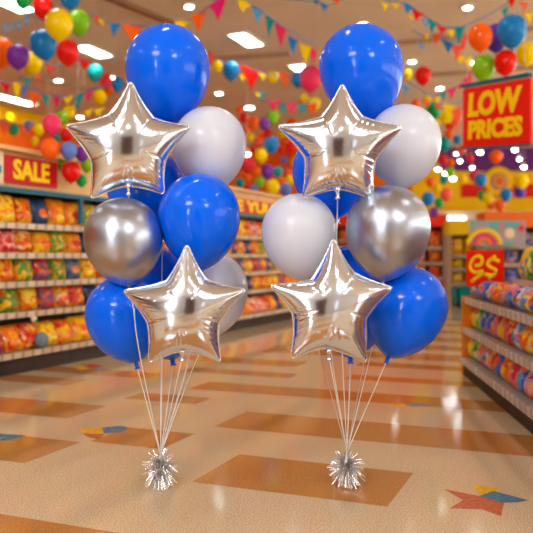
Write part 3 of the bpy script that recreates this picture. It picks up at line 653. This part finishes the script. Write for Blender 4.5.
balloon(361, 66.5, 42, 2.85, 371, 124, BL, 'large blue latex balloon at the top of the right bouquet', grpR, via([(372, 200, 3.1), (357, 300, 3.1), (350, 390, 2.92)], wr_top), rm=M_ribbong)
balloon(404, 141.5, 37, 2.82, 398, 190, WH, 'white latex balloon right of the upper star in the right bouquet', grpR, via([(392, 260, 2.98), (374, 340, 2.98)], wr_top))
balloon(332, 171, 40, 2.93, 337, 217, BL, 'blue latex balloon behind the upper star of the right bouquet', grpR, via([(337, 240, 2.72), (340, 300, 2.66), (343, 370, 2.68)], wr_top), knotm=M_seam)
balloon(299, 231, 37.5, 2.70, 302, 281, WH, 'white latex balloon at left in the right bouquet', grpR, via([(308, 320, 2.62), (320, 355, 2.62)], wr_top), rm=M_ribbong)
balloon(388, 227, 42, 2.62, 383, 282, M_chrome, 'chrome silver latex balloon at right in the right bouquet', grpR, via([(371, 296, 2.66), (366.5, 320, 2.66), (365, 355, 2.66)], wr_top), rm=M_ribbong)
balloon(351, 290, 45, 2.97, 350.5, 360.5, BL, 'blue latex balloon behind the lower star of the right bouquet', grpR, wr_top, L=1.52)
balloon(408, 305.5, 39.5, 2.72, 388, 357.5, BL, 'lowest right blue latex balloon of the right bouquet', grpR, wr_top, L=1.42)
star_balloon([(342, 87), (399.5, 128), (372, 198), (304, 196.5), (280, 126.5)], [(361.5, 117.5), (374.5, 161), (339, 188), (305.5, 157), (322, 117.5)], 2.56, 'upper silver foil star balloon of the right bouquet', (337.5, 190.5), -.05, .10,
    via([(337, 222, 2.66), (333, 300, 2.62), (331, 350, 2.60)], wr_top), 3)
star_balloon([(334, 241), (391.5, 288.5), (365.5, 361), (292, 356), (272, 286)], [(353.5, 273), (366, 318), (326, 347), (293, 313.5), (312, 280)], 2.44, 'lower silver foil star balloon of the right bouquet', (329, 352), .10, -.02, wr_top, 4)

def weight(px, py, label, seed):
    rnd = random.Random(seed); b = on_floor(px, py); b.z = 0; e = empty('balloon_weight', b); tag(e, label, 'balloon weight', 'tinsel balloon weights')
    v, f = lathe([(.026, 0.0005), (.028, .004), (.022, .03), (.012, .06), (.006, .085)], 20); mk('foil_core', v, [tuple(reversed(q)) for q in f], M_tinsel, e, True)
    mb = MB(); c = Vector((0, 0, .068))
    for i in range(620):
        th = rnd.uniform(0, 2*math.pi); low = i < 380
        if low: el = rnd.uniform(-1.35, .1)
        else: el = rnd.uniform(0, 1.25)
        d = Vector((math.cos(th)*math.cos(el), math.sin(th)*math.cos(el), math.sin(el))); L = rnd.uniform(.035, .072)*(1 if el > -.6 else 1.05)
        s = c+Vector((0, 0, rnd.uniform(-.012, .012)))
        mid = s+d*L*.55+Vector((0, 0, .006)); end = s+d*L+Vector((0, 0, -.012 if low else -.003)); end.z = max(end.z, .003); mid.z = max(mid.z, .004)
        wv = d.cross(Vector((rnd.uniform(-1, 1), rnd.uniform(-1, 1), rnd.uniform(-1, 1)))).normalized()*rnd.uniform(.0011, .0027); nn = d.cross(wv).normalized()*.0006
        st = s+d*.012; q = [st-wv, st+wv, st+nn*2, mid-wv, mid+wv, mid+nn*2, end-wv*.7, end+wv*.7, end+nn]
        mb.add((q, [(0, 2, 1), (6, 7, 8), (0, 1, 4, 3), (1, 2, 5, 4), (2, 0, 3, 5), (3, 4, 7, 6), (4, 5, 8, 7), (5, 3, 6, 8)]))
    o = mb.build('tinsel', M_tinsel, e); o['kind'] = 'stuff'
weight(160.5, 488, 'silver tinsel balloon weight on the floor under the left bouquet', 11)
weight(346.5, 487, 'silver tinsel balloon weight on the tan tile under the right bouquet', 12)

# ---------------------------------------------------------------- background balloons
PB = {}
def bproto(c, knot):
    k = (c, knot)
    if k in PB: return PB[k]
    v, f = lathe(balloon_profile(1, 1.35, 12), 22); o = mk('party_balloon', v, [tuple(reversed(q)) for q in f], latex(c), smooth=True, link=False)
    kn = None
    if knot: v, f = lathe([(.05, -1.33), (.07, -1.38), (.13, -1.46), (.04, -1.46)], 10); kn = mk('knot', v, [tuple(reversed(q)) for q in f], latex(c), smooth=True, link=False)
    PB[k] = (o, kn); return PB[k]
def bg(px, py, wpx, c, label, d=None, tilt=0., group=None, ribbon=None):
    if group == gS: wpx *= 1.13
    d = d or min(19.5, max(6.5, .29*F/wpx)); 
    while P(px, py, d).z+wpx*.6*d/F > CEIL-.12 or (P(px, py, d)-LW0).dot(nL) < wpx/2*d/F+.2: d -= .2
    r = wpx/2*d/F; o0, kn = bproto(c, wpx >= 16)
    o = o0.copy(); COL.objects.link(o); o.location = P(px, py-wpx*.08, d); o.scale = (r, r, r); o.rotation_euler = (0, tilt, random.uniform(0, .4)); tag(o, label, 'balloon', group)
    if kn: k2 = kn.copy(); COL.objects.link(k2); k2.parent = o
    if ribbon:
        a = Vector((0, 0, -1.4)); b = (P(*ribbon)-o.location)/r; v, f = tube(spline([a, (a+b)*.5+Vector((.15, 0, 0)), b], 6), .0028/r, 5); R = Matrix.Rotation(-tilt, 3, 'Y'); mk('ribbon', [R @ Vector(q) for q in v], f, M_ribbong, o, True)
gA = 'balloons of the upper left cluster'; gS = 'balloons floating above the low prices sign'; gM = 'balloons in the far middle'; gW = 'balloons near the far wall'; gP = 'balloons of the cluster beside the sale sign'
for a in [(59, 25, 27.5, 'yellow', 'big yellow balloon in the middle of the upper left cluster', 7.6, 0, gA, (58, 118, 7.9)), (79, 23, 22, 'lime', 'lime green balloon right of the yellow one, upper left cluster', 8.4, 0, gA, (60, 118, 8)),
  (43, 45, 26.5, 'sky', 'blue balloon below left of the big yellow one, upper left cluster', 7.9, -.2, gA, (53, 118, 8)), (68, 53, 23, 'red', 'red balloon below the yellow one, upper left cluster', 7.4, 0, gA, (60, 118, 7.9)),
  (43, 8, 20, 'red', 'red balloon above left of the big yellow one, upper left cluster', 8.6, 0, gA), (70, -3, 22, 'sky', 'blue balloon cut by the top edge above the upper left cluster', 8.6, 0, gA), (23, 0, 17, 'green', 'green balloon cut by the top edge at upper left', 9.5, 0, gA),
  (18, 57, 22, 'purple', 'purple balloon at the left of the upper left cluster', 7.9, 0, gA), (33, 64, 20, 'yellow', 'yellow balloon right of the purple one, upper left', 8.8, .2, gA), (0, 53, 28, 'orange', 'orange balloon cut by the left edge beside the purple one', 8.2, 0, gA),
  (95, 73, 15.5, 'teal', 'teal balloon hanging right below the upper left cluster'), (106, 81, 13, 'crimson', 'crimson balloon right of the small teal one'), (117.5, 84.5, 13, 'sky', 'small blue balloon touching the left blue top balloon'), (100, 97, 14, 'yellow', 'yellow balloon left of the upper foil star tip'), (109, 90, 10, 'orange', 'small orange balloon above the upper left foil star'),
  (52, 125, 19, 'pink', 'pink balloon at the top of the cluster beside the sale sign', 5.75, 0, gP), (50, 149, 19, 'orange', 'orange balloon in the middle of the cluster beside the sale sign', 5.6, 0, gP), (42, 153, 15, 'crimson', 'crimson balloon behind the orange one by the sale sign', 5.85, .3, gP), (69, 151, 16.5, 'lavender', 'lavender blue balloon in the cluster beside the sale sign', 5.65, 0, gP),
  (82, 154, 14, 'purple', 'dark purple balloon beside the foil star edge', 5.85, 0, gP), (71, 172, 19, 'red', 'red balloon right above the corner of the sale sign', 5.9, 0, gP), (62, 165, 9, 'lime', 'small lime balloon just right of the sale sign', 6.0, 0, gP), (87, 166, 12, 'lime', 'lime balloon beside the lower foil star tip, left', 6.05, 0, gP),
  (81.5, 181, 11, 'green', 'dark green balloon right of the sale sign', 6.0, 0, gP), (62, 118, 12, 'lime', 'lime balloon above the pink one by the orange wall', 12, 0, gP), (69, 113, 12, 'yellow', 'yellow balloon above the lavender one', 12.5, 0, gP), (38.5, 130, 11, 'yellow', 'yellow balloon left of the pink one', 12.5, 0, gP),
  (58, 137, 9, 'teal', 'tiny teal balloon between the pink and lavender ones', 13, 0, gP), (35, 141, 8, 'yellow', 'tiny yellow balloon left of the orange one by the wall', 13.5, 0, gP), (29, 126, 9, 'lavender', 'tiny lavender balloon in front of the orange wall', 13.5, 0, gP), (66, 135, 13, 'red', 'red balloon between pink and lavender balloons', 13, 0, gP), (90, 140, 16, 'crimson', 'crimson balloon half hidden by the upper left foil star', 12, 0, gP), (14, 130, 10, 'green', 'tiny green balloon before the orange wall', 14), (10, 118, 9, 'yellow', 'tiny yellow balloon before the orange wall top'),
  (217.5, 66, 10.5, 'yellow', 'yellow balloon touching the right edge of the left blue balloon', 13), (231, 71, 17, 'sky', 'blue balloon right of the left blue top balloon', 12), (272.5, 77, 11.5, 'yellow', 'yellow balloon in the garland below the ceiling lights', 14), (298.5, 79.5, 14.5, 'sky', 'blue balloon left of the right blue top balloon', 13), (310, 79, 24, 'pink', 'large pink balloon behind the blue one, right garland', 14),
  (304, 98.5, 9.5, 'yellow', 'tiny yellow balloon below the pink one', 16), (315, 104, 12, 'yellow', 'yellow balloon at the left edge of right blue top balloon', 15),
  (253, 123, 13, 'orange', 'orange balloon right of the left white balloon', 15, 0, gM), (264.5, 124, 11.5, 'purple', 'purple balloon beside the orange one in the far middle', 14.6, 0, gM), (273, 117, 13, 'lime', 'lime balloon left of the right foil star tip', 15, 0, gM), (271.5, 145, 15, 'sky', 'blue balloon in the far middle gap', 13, 0, gM), (261, 156, 13, 'yellow', 'yellow balloon below left of the blue one, far middle', 14, 0, gM),
  (248, 165, 15, 'crimson', 'crimson balloon at right of the left white balloon, low', 14, 0, gM), (278, 172, 10, 'teal', 'teal balloon in the far middle, low', 13.6, 0, gM), (267.5, 172, 13, 'purple', 'purple balloon left of the small teal one', 14.2, 0, gM), (273, 187, 13.5, 'yellow', 'yellow balloon above the right white balloon', 12.5, 0, gM), (260, 182, 10, 'lime', 'lime balloon over the header sign between bouquets', 14.5, 0, gM),
  (285.5, 190, 12, 'lavender', 'lavender balloon touching the right bouquet white balloon', 13, 0, gM), (291, 147, 12, 'red', 'red balloon left of the hidden blue balloon, right bouquet', 15.5, 0, gM), (281, 150, 7, 'red', 'tiny red balloon between blue and red ones', 16, 0, gM), (250, 137, 9, 'yellow', 'small yellow balloon right of left white balloon', 16, 0, gM), (247, 178, 9, 'orange', 'small orange balloon behind left white balloon', 16, 0, gM),
  (284, 160, 7, 'lavender', 'tiny pale blue balloon far middle', 16, 0, gM), (287, 172, 9, 'coral', 'coral balloon right of the small teal one', 16, 0, gM), (258, 141, 8, 'coral', 'coral balloon left of the blue one in the middle', 16.5, 0, gM), (292, 125, 12, 'orange', 'orange balloon behind the right foil star left tip', 16.5, 0, gM), (268, 134, 9, 'red', 'small red balloon above the blue one, far middle', 17, 0, gM), (283, 133, 10, 'yellow', 'yellow balloon under right foil star left tip', 17, 0, gM),
  (241, 148, 11, 'orange', 'orange balloon edge beside left white balloon', 15, 0, gM), (296, 163, 11, 'yellow', 'yellow balloon against hidden blue balloon of right bouquet', 16, 0, gM), (254, 190, 9, 'lavender', 'small lavender balloon over the header sign', 14.5, 0, gM), (290, 180, 9, 'yellow', 'small yellow balloon left of the hidden blue balloon', 15, 0, gM), (240, 183, 9, 'teal', 'small teal balloon over the header sign left end', 15, 0, gM),
  (480.5, 37.5, 21.5, 'orange', 'orange balloon at left over the low prices sign', 6.9, 0, gS), (496, 38, 22, 'violet', 'violet balloon between orange and blue over the sign', 7.4, 0, gS), (512, 31.5, 26, 'sky', 'big blue balloon over the low prices sign', 6.9, 0, gS), (527, 54, 18.5, 'yellow', 'yellow balloon at the right over the sign', 7.2, 0, gS), (484, 68, 20.5, 'lime', 'lime balloon resting over the sign rail', 7.2, 0, gS), (505.5, 63, 20, 'red', 'red balloon over the middle of the sign', 7, 0, gS), (535, 90, 14, 'yellow', 'yellow balloon cut by right edge beside the sign', 8),
  (423, 76, 16.5, 'red', 'red balloon right of the right blue top balloon', 12), (407.5, 75, 9.5, 'yellow', 'small yellow balloon at the edge of right blue top balloon', 15), (433.5, 111, 15.5, 'green', 'green balloon right of the right white balloon', 13), (445.5, 117, 12, 'yellow', 'yellow balloon right of the green one', 13.4), (455.5, 117, 13, 'coral', 'coral balloon left of the low prices sign', 13.8), (427, 100, 8, 'yellow', 'tiny yellow balloon above the green one', 15), (436, 100, 7, 'yellow', 'second tiny yellow balloon above the green one', 15),
  (449, 134, 9, 'orange', 'small orange balloon left of the lower sign corner', 15), (444, 144, 14, 'teal', 'teal balloon right of the white balloon, mid height', 16),
  (480.5, 180, 12.5, 'sky', 'blue balloon left of the round wall emblem', 15, 0, gW), (496, 157, 12.5, 'orange', 'orange balloon above the round wall emblem', 15.5, 0, gW), (521.5, 181, 14, 'yellow', 'yellow balloon right of the round wall emblem', 15.5, 0, gW), (520, 192, 11, 'violet', 'violet balloon below the yellow one at the far wall', 16, 0, gW), (506, 195, 12, 'sky', 'blue balloon under the round wall emblem', 15.6, 0, gW), (488, 198, 11, 'yellow', 'yellow balloon under the emblem, left', 15.8, 0, gW), (482, 195.5, 9, 'green', 'green balloon left under the emblem', 16.4, 0, gW),
  (500, 206, 11, 'orange', 'orange balloon lowest under the emblem', 16.2, 0, gW), (491, 205, 9, 'coral', 'coral balloon beside the lowest orange one', 16.6, 0, gW), (474.5, 176, 11, 'pink', 'pink balloon behind the blue one by the emblem', 17, 0, gW), (428, 199, 12.5, 'sky', 'blue balloon at the edge of the right silver balloon', 12.5, 0, gW), (439, 203, 9, 'green', 'green balloon right of the blue one by the silver balloon', 13, 0, gW), (446, 195, 12, 'coral', 'coral balloon before the yellow wall', 13.4, 0, gW),
  (434, 212, 9, 'purple', 'small purple balloon right of the silver balloon top', 14, 0, gW), (444, 179.5, 8.5, 'teal', 'small teal balloon before the yellow wall', 15, 0, gW), (463, 180, 8, 'yellow', 'small yellow balloon left of the red wall band', 16, 0, gW), (430.5, 182, 9, 'orange', 'small orange balloon beside the right white balloon', 15, 0, gW), (451, 163, 8, 'orange', 'small orange balloon before the purple band', 16.5, 0, gW), (443, 160, 10, 'crimson', 'crimson balloon before the purple band, left', 17, 0, gW), (462, 150, 9, 'coral', 'coral balloon below the left sign corner', 17, 0, gW), (470, 158, 8, 'crimson', 'small crimson balloon before the purple band', 17.5, 0, gW),
  (244, 118, 10, 'red', 'small red balloon left of the orange one, far middle', 16, 0, gM), (247, 130, 9, 'orange', 'small orange balloon above the far middle yellow one', 16.5, 0, gM), (262, 136, 9, 'orange', 'orange balloon above left of the far middle blue one', 17.5, 0, gM), (284, 142, 10, 'orange', 'orange balloon right of the far middle blue one', 17.5, 0, gM), (254, 150, 8, 'red', 'small red balloon left of the far middle blue one', 17.5, 0, gM),
  (256, 172, 10, 'orange', 'orange balloon left of the far middle purple one', 15.5, 0, gM), (281, 181, 9, 'orange', 'orange balloon under the small teal one, far middle', 15.5, 0, gM), (248, 190, 9, 'red', 'small red balloon just over the header sign letters', 15.5, 0, gM), (294, 137, 9, 'coral', 'coral balloon between two red ones beside the right star', 17, 0, gM), (238, 163, 9, 'red', 'small red balloon at the white balloon edge, far middle', 16, 0, gM),
  (240, 110, 8, 'orange', 'small orange balloon under the downlight between bouquets', 17, 0, gM), (416, 104, 9, 'orange', 'small orange balloon above right of the right white balloon', 16, 0, gM), (450, 125, 10, 'red', 'small red balloon under the coral one left of the sign', 16, 0, gM), (436, 124, 9, 'yellow', 'small yellow balloon under the green one by the sign', 16, 0, gM), (457, 140, 8, 'sky', 'small blue balloon beside the lower sign corner', 16.5, 0, gM), (450, 172, 9, 'lime', 'small lime balloon in line with the three lamps', 16.5, 0, gW), (437, 189, 8, 'yellow', 'small yellow balloon between coral and orange ones', 16, 0, gW)]:
    bg(*a)

# ---------------------------------------------------------------- bunting
PM = {}
def pm(c):
    if c not in PM: PM[c] = mat('paper_'+c, COLS[c], .6)
    return PM[c]
def bunting(label, anchors, flags, d0, d1=None, cord='sky', sz=1.0):
    """anchors: pixels the cord passes; flags: (x, y of top centre, width, height, colour)"""
    hi = min(a[1] for a in anchors); lim = (CEIL-H-.03)*F/(HZ-hi); sc_ = min(1, lim/max(d0, d1 or d0)); d0 *= sc_; d1 = (d1*sc_ if d1 else None)
    d1 = d1 or d0; xs = [a[0] for a in anchors]; xmin, xmax = min(xs), max(xs)
    dd = lambda x: d0+(d1-d0)*(x-xmin)/max(1, xmax-xmin)
    c = P(anchors[0][0], anchors[0][1], dd(anchors[0][0])); e = empty('bunting', c); tag(e, label, 'bunting')
    v, f = tube(spline([P(x, y, dd(x))-c for x, y in anchors], 8), .006, 5); mk('cord', v, f, pm(cord), e)
    for q in (anchors[0], anchors[-1]):
        a = P(q[0], q[1], dd(q[0]))
        if a.z < CEIL-.02: v, f = tube([a-c, Vector((a.x-c.x, a.y-c.y, CEIL-c.z))], .0015, 5); mk('hanging_thread', v, f, M_metalw, e)
    for x, y, w_, h_, col in flags:
        w_ *= 1.15; h_ *= 1.15
        d = dd(x); s = d/F; p = P(x, y, d)-c; tw = random.uniform(-.35, .35); R = Matrix.Rotation(tw, 3, 'Z'); sk = random.uniform(-.15, .15)*w_
        # find cord slope
        sl = 0
        for i in range(len(anchors)-1):
            (xa, ya), (xb, yb) = anchors[i], anchors[i+1]
            if min(xa, xb) <= x <= max(xa, xb) and xa != xb: sl = (yb-ya)/(xb-xa); sl = max(-.8, min(.8, sl))
        vs = []
        for yy in (-.003, .003):
            for (a, b) in ((-w_/2, -sl*w_/2*-1 if False else sl*w_/2), (w_/2, -sl*w_/2), (w_*.18+sk, -h_*.62), (sk, -h_), (-w_*.2+sk, -h_*.6)):
                bulge = .02*math.sin((b/h_)*3) if h_ else 0
                vs.append(R @ Vector((a*s, yy+bulge, b*s))+p)
        fs = [(0, 4, 3, 2, 1), (5, 6, 7, 8, 9)]+[(i, (i+1) % 5, (i+1) % 5+5, i+5) for i in range(5)]
        mk('pennant', vs, fs, pm(col), e)
bunting('blue bunting with narrow pennants at the upper left edge', [(-6, 25), (5, 25), (15, 23.5), (25, 19), (30, 15), (40, 20)], [(5.5, 24.5, 4, 9, 'lightblue'), (12.5, 23.5, 4, 9, 'lightblue'), (19.5, 21.5, 4, 9, 'lightblue'), (27, 18, 4, 8, 'lightblue')], 9.5)
bunting('bunting crossing behind the left blue top balloon', [(92, 14), (100, 20), (115, 24), (132, 25), (160, 27), (185, 21), (200, 13), (222, -4)], [(97, 17, 5, 6, 'red'), (102, 20, 7, 6, 'yellow'), (115, 23.5, 9, 12, 'sky'), (132, 25, 18, 17, 'orange'), (183, 20, 16, 12, 'yellow'), (198.5, 13, 14, 18, 'orange'), (218, 0, 18, 18, 'magenta')], 9.0, 8.5)
bunting('bunting falling from the top edge towards the right blue balloon', [(236, -6), (246, 2), (257, 8), (270, 18), (285, 28), (300, 36), (318, 44)], [(244, 0, 14, 11, 'yellow'), (257, 8, 11, 14, 'lightblue'), (270, 18, 8, 18, 'teal'), (280.5, 26, 11, 20, 'pink'), (292.5, 38, 9, 15, 'sky'), (305, 45, 11, 18, 'yellow'), (313, 49, 7, 15, 'pink')], 8.5, 9.5)
bunting('bunting across the left over the sale sign', [(-5, 78), (10, 84), (25, 86), (45, 93), (60, 96), (78, 95), (95, 88), (115, 84)], [(5, 83, 10, 10, 'red'), (17, 83, 8, 16, 'yellow'), (24.5, 87, 6, 13, 'lavender'), (35, 93, 11, 15, 'orange'), (45, 95, 7, 11, 'teal'), (57, 97, 7, 11, 'magenta'), (69, 96, 9, 9, 'yellow'), (79, 95, 10, 15, 'teal'), (89, 92, 9, 9, 'pink'), (70, 106, 9, 7, 'yellow'), (88, 110, 8, 7, 'yellow'), (100, 108, 9, 9, 'yellow'), (27, 78, 7, 10, 'teal'), (38, 74, 7, 8, 'coral')], 9.8)
bunting('short red bunting between the upper left cluster and ceiling light', [(44, 62), (52, 66), (74, 62), (84, 60), (95, 66)], [(51, 65, 11, 9, 'coral'), (84, 59, 14, 10, 'red')], 9.6)
bunting('bunting of orange pennants behind the middle balloons', [(205, 50), (213, 55), (235, 70), (250, 70), (265, 74), (285, 76), (310, 70)], [(212, 53, 9, 13, 'coral'), (250, 68, 19, 20, 'red'), (243, 74, 6, 8, 'yellow'), (284, 72, 10, 16, 'orange'), (262, 73, 8, 8, 'yellow'), (258, 93, 5, 5, 'yellow'), (263, 92, 7, 8, 'teal')], 12)
bunting('pink and teal bunting left of the right foil star', [(255, 98), (268, 103), (283, 105), (300, 105), (318, 102)], [(274, 101, 12, 9, 'pink'), (283.5, 104, 7, 10, 'teal'), (292, 103, 12, 10, 'pink'), (302, 105, 8, 9, 'teal'), (312, 104, 10, 12, 'orange')], 13)
bunting('small blue bunting at the top middle edge', [(255, -4), (315, 2), (328, 6), (345, -2)], [(317, 0, 6, 5, 'sky'), (324, 4, 9, 7, 'sky'), (336, -2, 8, 6, 'orange')], 9.8)
bunting('upper bunting running right to the orange balloon', [(370, -8), (392, 1), (407, 4), (420, 13), (434, 22), (445, 27), (460, 27), (474, 22), (490, 14), (505, 5), (520, -4)],
    [(385, 3, 7, 8, 'yellow'), (395, 3, 9, 6, 'yellow'), (408, 5, 9, 8, 'sky'), (418, 11, 12, 9, 'red'), (425, 20, 7, 7, 'lightblue'), (432.5, 21, 9, 11, 'teal'), (441.5, 26, 11, 8, 'red'), (459, 27, 10, 16, 'teal'), (451, 30, 7, 8, 'yellow'), (512, -2, 9, 9, 'red'), (524, 2, 9, 10, 'coral'), (505, 8, 10, 8, 'teal'), (528, 13, 7, 10, 'yellow')], 8.6)
bunting('lower bunting of blue and coral scraps left of the orange balloon', [(412, 30), (424, 36), (438, 34), (450, 40), (462, 42), (476, 30)], [(411, 15, 6, 5, 'yellow'), (427, 34, 5, 6, 'yellow'), (437, 34, 9, 10, 'orange'), (447, 41, 11, 11, 'sky'), (456, 45, 11, 14, 'coral'), (464, 36, 9, 14, 'coral'), (461, 56, 9, 8, 'yellow'), (468, 58, 8, 12, 'yellow'), (420, 44, 12, 5, 'lightblue')], 8.9)
bunting('pink bunting sloping to the low prices sign', [(400, 78), (418, 88), (432, 96), (446, 92), (458, 87), (470, 78)], [(407, 86, 8, 8, 'lightblue'), (443, 93, 7, 7, 'teal'), (452, 88, 10, 10, 'pink'), (467, 76, 10, 12, 'pink'), (460, 84, 5, 6, 'crimson')], 10)
bunting('yellow and coral pennants beside the right white balloon', [(418, 100), (430, 103), (444, 104), (456, 104), (466, 98)], [(449, 104, 12, 18, 'yellow'), (457, 108, 9, 22, 'coral'), (426, 100, 8, 7, 'orange'), (438, 104, 7, 6, 'coral')], 12.5)
bunting('orange bunting hanging before the orange wall', [(-5, 118), (15, 124), (30, 126), (48, 120)], [(4, 123, 8, 10, 'coral'), (14, 124, 5, 9, 'teal'), (22, 126, 5, 10, 'coral'), (32, 126, 6, 8, 'orange')], 12.5)
